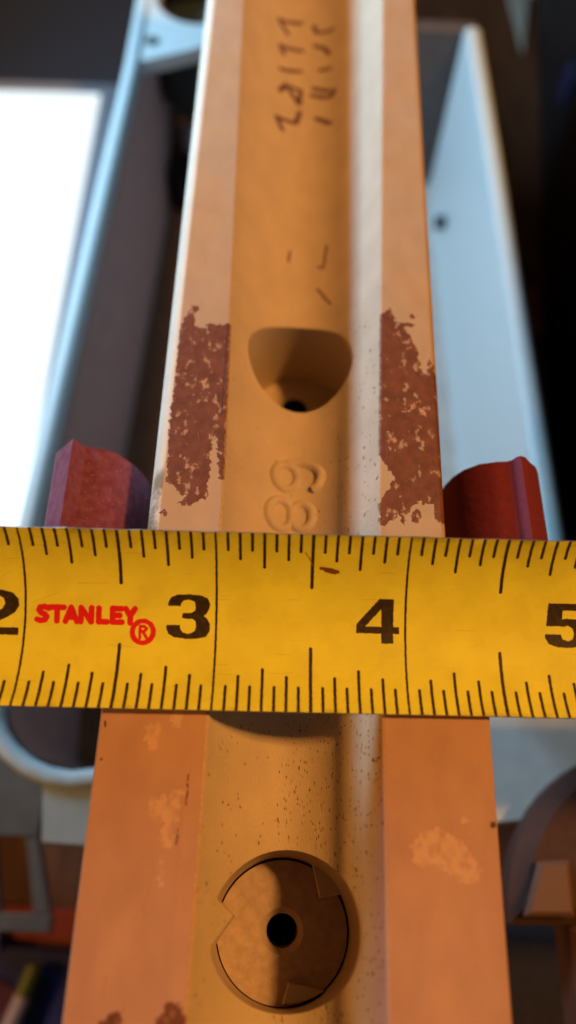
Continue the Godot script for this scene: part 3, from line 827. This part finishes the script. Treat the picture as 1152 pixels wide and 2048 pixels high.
func housing() -> void:
	var o := thing("white_housing", "open white metal housing with a rounded rim under the painted casting", "housing", Vector3.ZERO)
	var white := mottled(lin(0.46, 0.62, 0.69), lin(0.54, 0.69, 0.76), 0.02, 0.42, 0.05, Vector3.ONE * 20.0)
	var inner := PackedVector2Array([Vector2(-54.0, -262), Vector2(-54.6, -205), Vector2(-57.4, -137), Vector2(-61.1, -43), Vector2(-62.3, -10), Vector2(-61.6, 1.5), Vector2(-60.2, 4.6), Vector2(-57.9, 7.4), Vector2(-54.2, 10.0), Vector2(-49.7, 11.7), Vector2(-45.4, 12.3), Vector2(-38.5, 11.4)])
	var left := inner.slice(0, 5)
	# left wall: inner face, outer face, rounded rim
	var s := Shape.new()
	strip(s, left, -140, -71.5, false)
	var outer := PackedVector2Array()
	for i in inner.size():
		var e := (inner[mini(i + 1, inner.size() - 1)] - inner[maxi(i - 1, 0)]).normalized()
		outer.append(inner[i] + Vector2(-e.y, e.x) * (5.0 if i < 4 else 4.0))
	strip(s, outer.slice(0, 5), -147, -71.5, true)
	part("left_wall", s, white, o)
	s = Shape.new()
	var inner_shade := PackedVector2Array()
	for p in inner:
		var q := p + Vector2(0.35, 0) if p.y < -9.0 else p.lerp(Vector2(-45.0, -5.0), 0.03)
		inner_shade.append(q)
	strip(s, inner_shade, -139, -73.5, false)
	part("inner_shade", s, mottled(lin(0.38, 0.27, 0.26), lin(0.48, 0.34, 0.33), 0.02, 0.8), o)  # added brown face puts the left wall's inner shade into colour
	s = Shape.new()
	for k in 8:      # the rim's half-round cap follows the whole inner line
		var t0 := PI * k / 8.0; var t1 := PI * (k + 1) / 8.0
		for i in inner.size() - 1:
			var pts := []; var ns := []
			for c in [[i, t0], [i, t1], [i + 1, t1], [i + 1, t0]]:
				var m := inner[c[0]].lerp(outer[c[0]], 0.5); var d: Vector2 = (outer[c[0]] - inner[c[0]]) / 2.0
				pts.append(Vector3(m.x - d.x * cos(c[1]), -71.5 + 1.9 * sin(c[1]), m.y - d.y * cos(c[1])))
				ns.append(Vector3(-d.x * cos(c[1]), 2.5 * sin(c[1]), -d.y * cos(c[1])).normalized())
			s.tri(pts[0], pts[1], pts[2], ns[0], ns[1], ns[2]); s.tri(pts[0], pts[2], pts[3], ns[0], ns[2], ns[3])
	part("rim", s, white, o)
	s = Shape.new()      # the end face under the curved rim
	strip(s, inner.slice(4), -140, -71.5, false)
	strip(s, outer.slice(4), -140, -71.5, true)
	part("corner_wall", s, white, o)
	# right wall with its rim
	var ri := PackedVector2Array([Vector2(52.0, -229), Vector2(53.6, -190), Vector2(56.0, -129), Vector2(58.3, -68), Vector2(59.6, -30), Vector2(59.8, -8)])
	var ro := PackedVector2Array()
	for p in ri: ro.append(p + Vector2(5.6, 0))
	s = Shape.new()
	for i in ri.size() - 1:
		# inner face leans a little, with a soft ridge low down
		var cuts := [[-140.0, 1.6], [-133.0, 0.6], [-128.0, 0.2], [-71.6, 0.0]]
		for k in 3:
			var A := Vector3(ri[i].x - cuts[k][1], cuts[k][0], ri[i].y); var B := Vector3(ri[i + 1].x - cuts[k][1], cuts[k][0], ri[i + 1].y)
			var C := Vector3(ri[i + 1].x - cuts[k + 1][1], cuts[k + 1][0], ri[i + 1].y); var D := Vector3(ri[i].x - cuts[k + 1][1], cuts[k + 1][0], ri[i].y)
			s.quad(A, B, C, D, Vector3(-1, (cuts[k][1] - cuts[k + 1][1]) / 8.0, 0).normalized())
	strip(s, ro, -147, -71.6, false)
	part("right_wall", s, white, o)
	s = Shape.new()
	for k in 8:
		var t0 := PI * k / 8.0; var t1 := PI * (k + 1) / 8.0
		for i in ri.size() - 1:
			var pts := []; var ns := []
			for c in [[i, t0], [i, t1], [i + 1, t1], [i + 1, t0]]:
				var m := (ri[c[0]] + ro[c[0]]) / 2.0
				pts.append(Vector3(m.x - 2.8 * cos(c[1]), -71.6 + 1.8 * sin(c[1]), m.y))
				ns.append(Vector3(-1.8 * cos(c[1]), 2.8 * sin(c[1]), 0).normalized())
			s.tri(pts[0], pts[1], pts[2], ns[0], ns[1], ns[2]); s.tri(pts[0], pts[2], pts[3], ns[0], ns[2], ns[3])
	part("rim", s, white, o)
	# floor
	s = Shape.new(); prism(s, PackedVector2Array([Vector2(10, -262), Vector2(56, -262), Vector2(62, -8), Vector2(40, 6), Vector2(10, 8)]), -142, -138, 0.4)
	part("floor", s, mottled(lin(0.46, 0.44, 0.42), lin(0.58, 0.57, 0.55), 0.02, 0.5), o)
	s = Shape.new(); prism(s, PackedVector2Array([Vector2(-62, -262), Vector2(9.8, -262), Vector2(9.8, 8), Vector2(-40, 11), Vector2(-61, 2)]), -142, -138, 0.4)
	part("floor", s, mottled(lin(0.20, 0.115, 0.075), lin(0.29, 0.16, 0.09), 0.02, 0.7), o)  # brown left half carries the left wall's shade in its colour
	# near shelf: a plate at rim height behind the curved rim, rounded at its near edge
	var back := Curve2D.new(); var front := Curve2D.new()
	for q in [[-51.0, 15.4], [-45.2, 16.2], [-38.0, 15.2], [-20.0, 8.0], [0.0, -2.0], [22.0, -12.0], [40.0, -19.0], [65.4, -22.0]]: back.add_point(Vector2(q[0], q[1]))
	for q in [[-50.3, 26.2], [-39.5, 26.6], [0.0, 23.5], [44.3, 19.6], [65.4, 17.0]]: front.add_point(Vector2(q[0], q[1]))
	s = Shape.new()
	var drop := func(x: float) -> float: return 3.0 * clampf((30.0 - x) / 60.0, 0.0, 1.0)
	for i in 24:
		var a := back.sample_baked(back.get_baked_length() * i / 24.0); var b := back.sample_baked(back.get_baked_length() * (i + 1) / 24.0)
		var c := front.sample_baked(front.get_baked_length() * (i + 1) / 24.0); var d := front.sample_baked(front.get_baked_length() * i / 24.0)
		var A := Vector3(a.x, -71.4, a.y); var B := Vector3(b.x, -71.4, b.y); var C := Vector3(c.x, -71.4 - drop.call(c.x), c.y); var D := Vector3(d.x, -71.4 - drop.call(d.x), d.y)
		var nn := Vector3(0, 10.5, drop.call(d.x)).normalized(); var n2 := Vector3(0, 10.5, drop.call(c.x)).normalized()
		s.tri(A, B, C, nn, n2, n2); s.tri(A, C, D, nn, n2, nn)
		s.quad(D, C, C + Vector3(0, -9, 0.4), D + Vector3(0, -9, 0.4), Vector3(0, 0.04, 1).normalized())
		s.quad(D + Vector3(0, -9, 0.4), C + Vector3(0, -9, 0.4), C + Vector3(0, -9, -2.0), D + Vector3(0, -9, -2.0), Vector3.DOWN)
	part("near_shelf", s, white, o)
	# far corner plate with its big round hole and a screw hole
	s = Shape.new()
	var hole_c := Vector2(-37.5, -242.5)
	var border := PackedVector2Array([Vector2(-54.3, -208), Vector2(-45, -211.5), Vector2(-36, -215.5), Vector2(-20, -224), Vector2(-14, -242), Vector2(-14, -266), Vector2(-36, -268), Vector2(-54, -266), Vector2(-54.3, -240), Vector2(-54.3, -224)])
	var dense := PackedVector2Array()
	for i in border.size():
		for k in 6: dense.append(border[i].lerp(border[(i + 1) % border.size()], k / 6.0))
	for i in dense.size():
		var j := (i + 1) % dense.size()
		var a := dense[i]; var b := dense[j]
		var da := (a - hole_c).normalized(); var db := (b - hole_c).normalized()
		var p := hole_c + da * 15.6; var q := hole_c + db * 15.6
		s.quad(Vector3(p.x, -70.6, p.y), Vector3(q.x, -70.6, q.y), Vector3(b.x, -70.6, b.y), Vector3(a.x, -70.6, a.y), Vector3.UP)
		s.quad(Vector3(p.x, -75.6, p.y), Vector3(q.x, -75.6, q.y), Vector3(b.x, -75.6, b.y), Vector3(a.x, -75.6, a.y), Vector3.DOWN)
		s.quad(Vector3(p.x, -70.6, p.y), Vector3(q.x, -70.6, q.y), Vector3(q.x, -75.6, q.y), Vector3(p.x, -75.6, p.y), Vector3(-da.x, 0, -da.y))
		s.quad(Vector3(a.x, -70.6, a.y), Vector3(b.x, -70.6, b.y), Vector3(b.x, -75.6, b.y), Vector3(a.x, -75.6, a.y))
	part("corner_plate", s, white, o)
	var teal := mat(lin(0.03, 0.05, 0.055), 0.5)
	s = Shape.new(); cyl(s, Vector3(-51.6, -71.5, -217.6), Vector3(-51.6, -70.2, -217.6), 2.6, 2.3, 24); part("screw", s, mat(lin(0.16, 0.2, 0.2), 0.4, 0.6), o)
	s = Shape.new(); cyl(s, Vector3(hole_c.x, -104, hole_c.y), Vector3(hole_c.x, -84, hole_c.y), 19, 19, 40); part("dark_cup", s, teal, o)
	# far end: a dark panel standing across the housing
	s = Shape.new(); box(s, Vector3(-14, -138, -235), Vector3(57, -71.5, -230), 0.8); box(s, Vector3(-54, -138, -268), Vector3(-14.5, -76, -263), 0.8)
	part("end_panel", s, mottled(lin(0.06, 0.055, 0.055), lin(0.09, 0.085, 0.085), 0.02, 0.6), o)
	s = Shape.new(); cyl(s, Vector3(49.6, -121, -193), Vector3(53.2, -121, -193), 2.6, 2.6, 20); part("wall_hole", s, mat(lin(0.02, 0.04, 0.06), 0.5), o)  # dark plug added to stand for a small hole in the wall

func casting() -> void:
	var tex := paint_textures()
	var m := mat(Color.WHITE, 0.62, 0.0, 0.35)
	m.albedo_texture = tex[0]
	m.normal_enabled = true
	m.normal_texture = tex[1]
	m.normal_scale = 1.5
	m.texture_repeat = false
	var o := thing("painted_casting", "long cream painted metal casting with a round groove between two flat rails", "casting", Vector3.ZERO)
	var s := Shape.new()
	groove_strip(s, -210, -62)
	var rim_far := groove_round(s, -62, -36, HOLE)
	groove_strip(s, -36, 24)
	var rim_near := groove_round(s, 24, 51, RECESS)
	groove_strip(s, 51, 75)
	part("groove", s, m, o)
	for side in [-1.0, 1.0]:
		s = Shape.new(); rail(s, side, -210, 0, false); part("rail", s, m, o)
		s = Shape.new(); rail(s, side, 0.05, 75, true)
		var r := part("rail", s, m, o)
	s = Shape.new(); bore_wall(s, rim_far, Vector2(HOLE.x, HOLE.z), -28.0)
	var plain := mottled(lin(0.44, 0.345, 0.25), lin(0.52, 0.41, 0.31), 0.03, 0.6, 0.05, Vector3.ONE * 60.0)
	var far := part("bore", s, plain, o)
	var dull := mottled(lin(0.44, 0.35, 0.26), lin(0.54, 0.44, 0.33), 0.03, 0.55, 0.1, Vector3.ONE * 60.0)
	s = Shape.new(); ring(s, Vector2(HOLE.x, HOLE.z), -28.0, 0.0, HOLE.y); part("bore_floor", s, dull, far)
	s = Shape.new(); cyl(s, Vector3(-1.3, -28.6, -50.6), Vector3(-1.3, -27.9, -50.6), 2.6, 2.5, 32); part("screw_hole", s, mat(lin(0.006, 0.004, 0.004), 0.9, 0.0, 0.1), far)
	s = Shape.new(); bore_wall(s, rim_near, Vector2(RECESS.x, RECESS.z), RECESS_FLOOR - 1.6, Vector2(-0.45, 0.75))
	var near := part("bore", s, plain, o)
	recess(near, m)
	# round bosses under the two bores
	for b in [[HOLE, far], [RECESS, near]]:
		s = Shape.new(); lathe(s, Vector3(b[0].x - 0.2, -32.0, b[0].z + 0.3), PackedVector2Array([Vector2(11.4, 15.2), Vector2(11.0, 0.0), Vector2(0.0, -0.05)]), 40); part("boss", s, plain, b[1])
	numerals(o, m)

func recess(o: Node3D, m: Material) -> void:
	# the bore's floor is a turned disc with a gap round it, a dark centre hole and three pointed stops
	var im := Image.create(512, 512, false, Image.FORMAT_RGB8)
	var hi := Image.create(512, 512, false, Image.FORMAT_RGB8)
	var nz := noise(0.02, 4, 51)
	for y in 512:
		for x in 512:
			var d := Vector2(x - 256, y - 256)
			var r := d.length() / 25.6
			var g := 0.5 + 0.5 * sin(r * 21.0 + 2.0 * nz.get_noise_2d(x * 0.3, y * 0.3))
			var w := nz.get_noise_2d(x, y)
			var k := 1.0 + 0.22 * w + 0.05 * g * clampf(6.0 - r, 0.0, 1.0)
			im.set_pixel(x, y, lin(0.43 * k, 0.32 * k, 0.26 * k))
			hi.set_pixel(x, y, Color.WHITE * (0.4 + 0.25 * g * clampf(7.0 - r, 0.2, 1.0)))
	for k in 40:
		var a := rng.randf() * TAU; var r := rng.randf_range(60.0, 215.0)
		var p := Vector2i(256 + int(cos(a) * r), 256 + int(sin(a) * r))
		for e in rng.randi_range(2, 6): mix_px(im, p.x + rng.randi_range(-1, 1), p.y + e, lin(0.2, 0.08, 0.03), 0.7)
	hi.bump_map_to_normal_map(1.5)
	var dm := mat(Color.WHITE, 0.42)
	dm.albedo_texture = ImageTexture.create_from_image(im)
	dm.normal_enabled = true
	dm.normal_texture = ImageTexture.create_from_image(hi)
	var cream := mat(lin(0.54, 0.45, 0.35), 0.46)
	var c := Vector2(RECESS.x - 0.45, RECESS.z + 0.75)
	var s := Shape.new()
	ring(s, c, RECESS_FLOOR, 3.0, 9.15, 96)
	for i in 96:
		var d0 := Vector3(cos(TAU * i / 96), 0, sin(TAU * i / 96)); var d1 := Vector3(cos(TAU * (i + 1) / 96), 0, sin(TAU * (i + 1) / 96))
		var A := Vector3(c.x, RECESS_FLOOR, c.y)
		s.tri(A + d0 * 9.15, A + d1 * 9.15, A + d1 * 9.15 - Vector3(0, 1.5, 0), d0, d1, d1); s.tri(A + d0 * 9.15, A + d1 * 9.15 - Vector3(0, 1.5, 0), A + d0 * 9.15 - Vector3(0, 1.5, 0), d0, d1, d0)
		var dip := Vector3(0, -1.1, 0)      # countersink
		s.tri(A + d0 * 3.0, A + d1 * 3.0, A + d1 * 2.2 + dip, (Vector3.UP - d0).normalized(), (Vector3.UP - d1).normalized(), (Vector3.UP - d1).normalized()); s.tri(A + d0 * 3.0, A + d1 * 2.2 + dip, A + d0 * 2.2 + dip, (Vector3.UP - d0).normalized(), (Vector3.UP - d1).normalized(), (Vector3.UP - d0).normalized())
		A += dip
		s.tri(A + d0 * 2.2, A + d1 * 2.2, A + d1 * 2.2 - Vector3(0, 7, 0), -d0, -d1, -d1); s.tri(A + d0 * 2.2, A + d1 * 2.2 - Vector3(0, 7, 0), A + d0 * 2.2 - Vector3(0, 7, 0), -d0, -d1, -d0)
	part("disc", s, dm, o)
	s = Shape.new(); ring(s, c, RECESS_FLOOR - 1.55, 2.3, 9.5); part("gap_floor", s, mat(lin(0.03, 0.014, 0.008), 0.9), o)
	s = Shape.new(); ring(s, c, RECESS_FLOOR - 8.0, 0.0, 2.6, 32); part("hole_bottom", s, mat(lin(0.004, 0.003, 0.003), 0.9, 0.0, 0.1), o)
	# stops: angles (degrees, 0 to the right, turning towards the viewer) of the two ends on the wall and of the point
	for st in [[[-69.0, -27.0, -37.0, 5.9], -20.6], [[91.0, 55.0, 85.0, 6.9], -20.6]]:
		var q: Array = st[0]
		var poly := PackedVector2Array()
		for k in 7:
			var a := deg_to_rad(lerpf(q[0], q[1], k / 6.0)); poly.append(Vector2(RECESS.x, RECESS.z) + Vector2(cos(a), sin(a)) * (RECESS.y - 0.02))
		var ap := deg_to_rad(q[2]); poly.append(Vector2(RECESS.x, RECESS.z) + Vector2(cos(ap), sin(ap)) * q[3])
		s = Shape.new(); prism(s, poly, RECESS_FLOOR + 0.05, st[1], 0.15); part("stop", s, cream, o)

func ridge(s: Shape, path: PackedVector2Array, r: float, h: float) -> void:
	# a low half-round ridge lying on the groove along a plan line
	for i in path.size() - 1:
		var rows := []
		for e in 2:
			var j := i + e
			var d := (path[mini(j + 1, path.size() - 1)] - path[maxi(j - 1, 0)]).normalized()
			var w := Vector2(-d.y, d.x)
			var row := []
			for k in 9:
				var t := -1.0 + k / 4.0
				var p := path[j] + w * r * t
				var up := groove_n(p.x, p.y)
				var y := h * sqrt(maxf(0.0, 1.0 - t * t))
				row.append([gv(p.x, p.y) + up * (y - 0.02), (up * 1.0 + Vector3(w.x, 0, w.y) * t * h / r * 1.2).normalized()])
			rows.append(row)
		for k in 8:
			var A = rows[0][k]; var B = rows[0][k + 1]; var C = rows[1][k + 1]; var D = rows[1][k]
			s.tri(A[0], B[0], C[0], A[1], B[1], C[1], plan_uv(A[0]), plan_uv(B[0]), plan_uv(C[0])); s.tri(A[0], C[0], D[0], A[1], C[1], D[1], plan_uv(A[0]), plan_uv(C[0]), plan_uv(D[0]))

func numerals(o: Node3D, m: Material) -> void:
	# the cast figures 8 and 9, read from the right: their tops point left
	var eight := Shape.new()
	for c in [[-3.1, 1.85, 2.5], [0.35, 1.75, 2.2]]:
		var p := PackedVector2Array()
		for k in 33: p.append(Vector2(c[0] + cos(TAU * k / 32.0) * c[1], -20.8 + sin(TAU * k / 32.0) * c[2]))
		ridge(eight, p, 0.75, 0.75)
	part("numeral", eight, m, o)
	var nine := Shape.new()
	var p := PackedVector2Array()
	for k in 33: p.append(Vector2(-2.4 + cos(TAU * k / 32.0) * 1.85, -27.6 + sin(TAU * k / 32.0) * 2.2))
	ridge(nine, p, 0.75, 0.75)
	var c := Curve2D.new()
	for q in [[-2.4, -29.9], [0.2, -30.4], [2.4, -29.6], [3.4, -27.9], [2.9, -26.2], [2.0, -25.5]]: c.add_point(Vector2(q[0], q[1]))
	for k in range(1, 5):
		var t := (c.get_point_position(k + 1) - c.get_point_position(k - 1)) / 6.0
		c.set_point_in(k, -t); c.set_point_out(k, t)
	ridge(nine, c.tessellate(4, 3.0), 0.75, 0.85)
	part("numeral", nine, m, o)

func tape_measure() -> void:
	var o := thing("tape_measure", "yellow steel tape measure blade stretched across the painted casting", "tape measure", Vector3.ZERO)
	var m := mat(Color.WHITE, 0.6, 0.0, 0.4)
	m.albedo_texture = tape_texture()
	m.texture_repeat = false
	var yellow := mat(lin(0.70, 0.715, 0.075), 0.6)
	var steel := mat(lin(0.42, 0.40, 0.36), 0.38, 0.85)
	var s := Shape.new(); tape_strip(s, 1.0, 6.0, 0.16); part("printed_face", s, m, o)
	s = Shape.new(); tape_strip(s, 0.0, 1.0, 0.16); tape_strip(s, 6.0, 9.0, 0.16); part("plain_face", s, yellow, o)
	s = Shape.new(); tape_strip(s, 0.0, 9.0, 0.0, -1.0)
	for k in 144:      # the two bare edges
		var a := k / 16.0; var b := (k + 1) / 16.0
		for v in [0.0, 1.0]:
			s.quad(tape_point(a, v, 0.16), tape_point(b, v, 0.16), tape_point(b, v, 0.0), tape_point(a, v, 0.0))
	part("underside", s, steel, o)
	s = Shape.new()      # the end hook
	for k in 8:
		var v0 := 0.1 + k * 0.1; var v1 := v0 + 0.1
		s.quad(tape_point(0.0, v0, 0.3), tape_point(0.0, v1, 0.3), tape_point(-0.02, v1, -7.0), tape_point(-0.02, v0, -7.0))
		s.quad(tape_point(0.5, v0, 0.35), tape_point(0.5, v1, 0.35), tape_point(0.0, v1, 0.35), tape_point(0.0, v0, 0.35))
	part("hook", s, steel, o)

func pads() -> void:
	var rubber := mottled(lin(0.12, 0.008, 0.022), lin(0.17, 0.014, 0.034), 0.03, 0.85, 0.25, Vector3.ONE * 40.0)
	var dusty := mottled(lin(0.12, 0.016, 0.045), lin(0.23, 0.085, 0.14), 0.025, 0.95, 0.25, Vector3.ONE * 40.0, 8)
	var grip := mat(lin(0.05, 0.05, 0.055), 0.5, 0.3)
	var dust := mat(lin(0.5, 0.38, 0.36), 0.9)
	var right := PackedVector2Array([Vector2(23.2, -20.0), Vector2(23.4, -14.9), Vector2(23.8, -12.3), Vector2(24.4, -9.7), Vector2(25.6, -7.1), Vector2(27.6, -5.0), Vector2(30.1, -4.05), Vector2(31.6, -3.85), Vector2(32.3, -3.3), Vector2(32.6, -2.4), Vector2(33.2, -1.9), Vector2(34.1, -2.4), Vector2(35.1, -3.8), Vector2(36.4, -5.2), Vector2(37.3, -7.0), Vector2(38.6, -20.0)])
	var left := PackedVector2Array([Vector2(-25.2, -21.0), Vector2(-25.5, -17.1), Vector2(-26.0, -13.5), Vector2(-27.0, -10.4), Vector2(-28.3, -7.9), Vector2(-29.6, -6.2), Vector2(-31.5, -5.2), Vector2(-33.5, -4.95), Vector2(-34.2, -4.1), Vector2(-34.5, -2.9), Vector2(-35.0, -2.45), Vector2(-35.7, -3.3), Vector2(-36.7, -4.6), Vector2(-38.1, -6.3), Vector2(-38.9, -7.5), Vector2(-40.0, -21.0)])
	var o := thing("clamp_pad", "dusty red rubber clamp pad at the casting's left side, lit by the cool glow", "clamp pad", Vector3.ZERO, "red rubber clamp pads beside the casting")
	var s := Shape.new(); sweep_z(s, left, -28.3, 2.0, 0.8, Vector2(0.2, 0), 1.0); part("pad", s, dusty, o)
	s = Shape.new(); box(s, Vector3(-35, -138, -22), Vector3(-32, -18, -19), 1.0); part("arm", s, grip, o)
	rng.seed = 9
	s = Shape.new()
	for k in 60:
		var x := rng.randf_range(-34.0, -27.5); var z := rng.randf_range(-27.0, -8.0)
		var y := -5.1 - pow(maxf(0.0, x + 31.0), 2) * 0.24
		var r := rng.randf_range(0.05, 0.13)
		s.tri(Vector3(x - r, y + 0.1, z), Vector3(x + r, y + 0.1, z + r * 0.5), Vector3(x, y + 0.1 + r, z - r))
	part("dust", s, dust, o).set_meta("kind", "stuff")
	o = thing("clamp_pad", "clean dark red rubber clamp pad at the casting's right side", "clamp pad", Vector3.ZERO, "red rubber clamp pads beside the casting")
	s = Shape.new(); sweep_z(s, right, -27.6, 2.0, 0.8, Vector2(1.0, 0), 1.0); part("pad", s, rubber, o)
	s = Shape.new(); box(s, Vector3(30, -138, -22), Vector3(33, -18, -19), 1.0); part("arm", s, grip, o)

func surroundings() -> void:
	var black := mottled(lin(0.006, 0.006, 0.008), lin(0.012, 0.012, 0.016), 0.02, 0.5, 0.1, Vector3.ONE * 20.0)
	var s := Shape.new()
	var o := thing("black_case", "tall black plastic equipment case standing right of the white housing", "case", Vector3.ZERO)
	prism(s, PackedVector2Array([Vector2(112.8, -372), Vector2(95.6, -158), Vector2(87.0, -12), Vector2(250, -12), Vector2(262, -372)]), TABLE, 15, 2.0); part("shell", s, black, o)
	s = Shape.new(); box(s, Vector3(102.2, -118, -262), Vector3(106, -104, -252), 0.8); part("blue_spot", s, mat(lin(0.02, 0.03, 0.09), 0.3), o)  # navy block added to stand for a faint blue spot of light
	# reddish block added in place of a warm patch of light on the bench
	s = Shape.new(); box(s, Vector3(83.5, TABLE, -181), Vector3(93, TABLE + 9, -158), 0.8)
	tag(part("light_patch_block", s, mottled(lin(0.30, 0.10, 0.04), lin(0.42, 0.15, 0.06), 0.02, 0.6, 0.0, Vector3(30, 30, 6)), self), "small reddish block added as a warm patch of light beside the black case", "light_patch")
	s = Shape.new(); prism(s, PackedVector2Array([Vector2(92, -470), Vector2(132, -470), Vector2(126, -378), Vector2(110, -374), Vector2(103, -330)]), TABLE, TABLE + 1.5, 0.3)
	tag(part("beige_card", s, mottled(lin(0.5, 0.46, 0.36), lin(0.58, 0.54, 0.44), 0.02, 0.9), self), "pale beige card lying on the bench behind the black case", "card")
	# little things in the bottom of the housing
	o = thing("rubber_mount", "small black rubber mount with a white cap on the housing's dark floor", "mount", Vector3(-44, -138, -228))
	s = Shape.new(); lathe(s, Vector3(0, 0, 8), PackedVector2Array([Vector2(0, 14), Vector2(8, 14), Vector2(9.5, 12), Vector2(10, 0)])); part("boss", s, mat(lin(0.012, 0.012, 0.012), 0.6), o)
	s = Shape.new(); lathe(s, Vector3(3, 12, -8), PackedVector2Array([Vector2(0, 10), Vector2(5, 9), Vector2(7.5, 5), Vector2(8, 0), Vector2(7, -10)])); part("cap", s, mat(lin(0.7, 0.72, 0.78), 0.4), o)
	# grey bracket with a slot, below the housing's curved corner
	o = thing("slotted_bracket", "grey metal bracket with a long slot under the housing's curved corner", "bracket", Vector3.ZERO)
	var grey := mottled(lin(0.09, 0.09, 0.085), lin(0.13, 0.13, 0.125), 0.02, 0.5)
	s = Shape.new()
	prism(s, PackedVector2Array([Vector2(-92, 4), Vector2(-60.5, 4), Vector2(-61.0, 24.0), Vector2(-92, 24.0)]), -113, -110, 0.3)
	prism(s, PackedVector2Array([Vector2(-61.0, 24.3), Vector2(-55.5, 40.8), Vector2(-59.5, 40.8), Vector2(-64.0, 24.3)]), -113, -110, 0.3)
	prism(s, PackedVector2Array([Vector2(-71.5, 24.3), Vector2(-67.5, 40.8), Vector2(-72.0, 40.8), Vector2(-78.0, 24.3)]), -113, -110, 0.3)
	prism(s, PackedVector2Array([Vector2(-72, 41.0), Vector2(-55.0, 41.0), Vector2(-55.0, 45.0), Vector2(-72, 45.0)]), -113, -110, 0.3)
	part("plate", s, grey, o)
	s = Shape.new(); box(s, Vector3(-92, TABLE, 6), Vector3(-84, -113.2, 22), 0.5); part("leg", s, grey, o)
	# bottom left: small packaging and a marker
	s = Shape.new(); prism(s, PackedVector2Array([Vector2(-110, 40.5), Vector2(-40, 40.5), Vector2(-40, 50.4), Vector2(-110, 46.8)]), TABLE, TABLE + 4, 0.4)
	tag(part("red_folder", s, mottled(lin(0.30, 0.035, 0.015), lin(0.44, 0.07, 0.03), 0.02, 0.5), self), "bright red folder edge showing under the slotted bracket", "folder")
	s = Shape.new(); prism(s, PackedVector2Array([Vector2(-112, 48.5), Vector2(-40, 52), Vector2(-40, 110), Vector2(-112, 110)]), TABLE, TABLE + 5.5, 0.4)
	tag(part("navy_booklet", s, mottled(lin(0.022, 0.030, 0.13), lin(0.04, 0.05, 0.20), 0.02, 0.4), self), "dark navy booklet lying below the red folder", "booklet")
	s = Shape.new(); prism(s, PackedVector2Array([Vector2(-112, 53.5), Vector2(-80, 56), Vector2(-68, 61), Vector2(-74, 92), Vector2(-112, 92)]), TABLE + 5.7, TABLE + 7.0, 0.3)
	tag(part("purple_leaflet", s, mottled(lin(0.09, 0.025, 0.045), lin(0.2, 0.05, 0.06), 0.012, 0.35), self), "dark purple and red leaflet on top of the navy booklet", "leaflet")
	s = Shape.new(); prism(s, PackedVector2Array([Vector2(-92, 45.5), Vector2(-77.2, 46.5), Vector2(-76.4, 51.5), Vector2(-92, 52)]), TABLE + 5.7, TABLE + 8, 0.3)
	tag(part("white_label", s, mat(lin(0.55, 0.65, 0.85), 0.4), self), "small white label at the left edge of the navy booklet", "label")
	o = thing("marker_pen", "white marker pen with a green cap lying on the purple leaflet", "marker pen", Vector3.ZERO)
	s = Shape.new(); cyl(s, Vector3(-67.0, TABLE + 9.6, 61.5), Vector3(-77.5, TABLE + 9.6, 92), 2.3, 2.3, 24); part("barrel", s, mat(lin(0.5, 0.36, 0.32), 0.4), o)
	s = Shape.new(); cyl(s, Vector3(-65.0, TABLE + 9.6, 54.5), Vector3(-67.0, TABLE + 9.6, 61.4), 2.2, 2.55, 24); part("cap", s, mat(lin(0.11, 0.12, 0.012), 0.4), o)
	# bottom right: the brown rounded knob with its pale tab, and the dark foot below it
	var brown := mottled(lin(0.046, 0.020, 0.016), lin(0.07, 0.032, 0.026), 0.02, 0.8, 0.05, Vector3.ONE * 30.0)
	o = thing("brown_cover", "brown rounded plastic cover with a pale tab right of the casting's near end", "cover", Vector3(0, 0, 0))
	s = Shape.new()
	var outline := PackedVector2Array()
	for k in 15:
		var a := PI + k / 14.0 * PI * 0.5
		outline.append(Vector2(74.0 + cos(a) * 32.3, 38.0 + sin(a) * 33.0))
	outline.append(Vector2(118, 5.0)); outline.append(Vector2(118, 38))
	prism(s, outline, -72, -60, 3.0)
	part("shell", s, brown, o)
	s = Shape.new(); prism(s, PackedVector2Array([Vector2(43.6, 36.6), Vector2(47.0, 27.4), Vector2(53.0, 26.9), Vector2(52.9, 36.4)]), -59.9, -57.8, 0.8); part("tab", s, mat(lin(0.14, 0.075, 0.055), 0.7), o)
	s = Shape.new(); box(s, Vector3(92, TABLE, 12), Vector3(104, -72.2, 30), 1.0); part("post", s, brown, o)
	s = Shape.new(); box(s, Vector3(53.6, -74, 38.3), Vector3(57.4, -63, 100), 1.2); part("upright", s, mat(lin(0.10, 0.05, 0.036), 0.7), o)
	s = Shape.new(); box(s, Vector3(46, TABLE, 41.5), Vector3(72, -122, 120), 1.2)
	tag(part("dark_foot", s, mottled(lin(0.008, 0.006, 0.007), lin(0.02, 0.015, 0.016), 0.03, 0.95, 0.2, Vector3.ONE * 30.0), self), "dark grey rubber foot below the brown rounded cover", "foot")
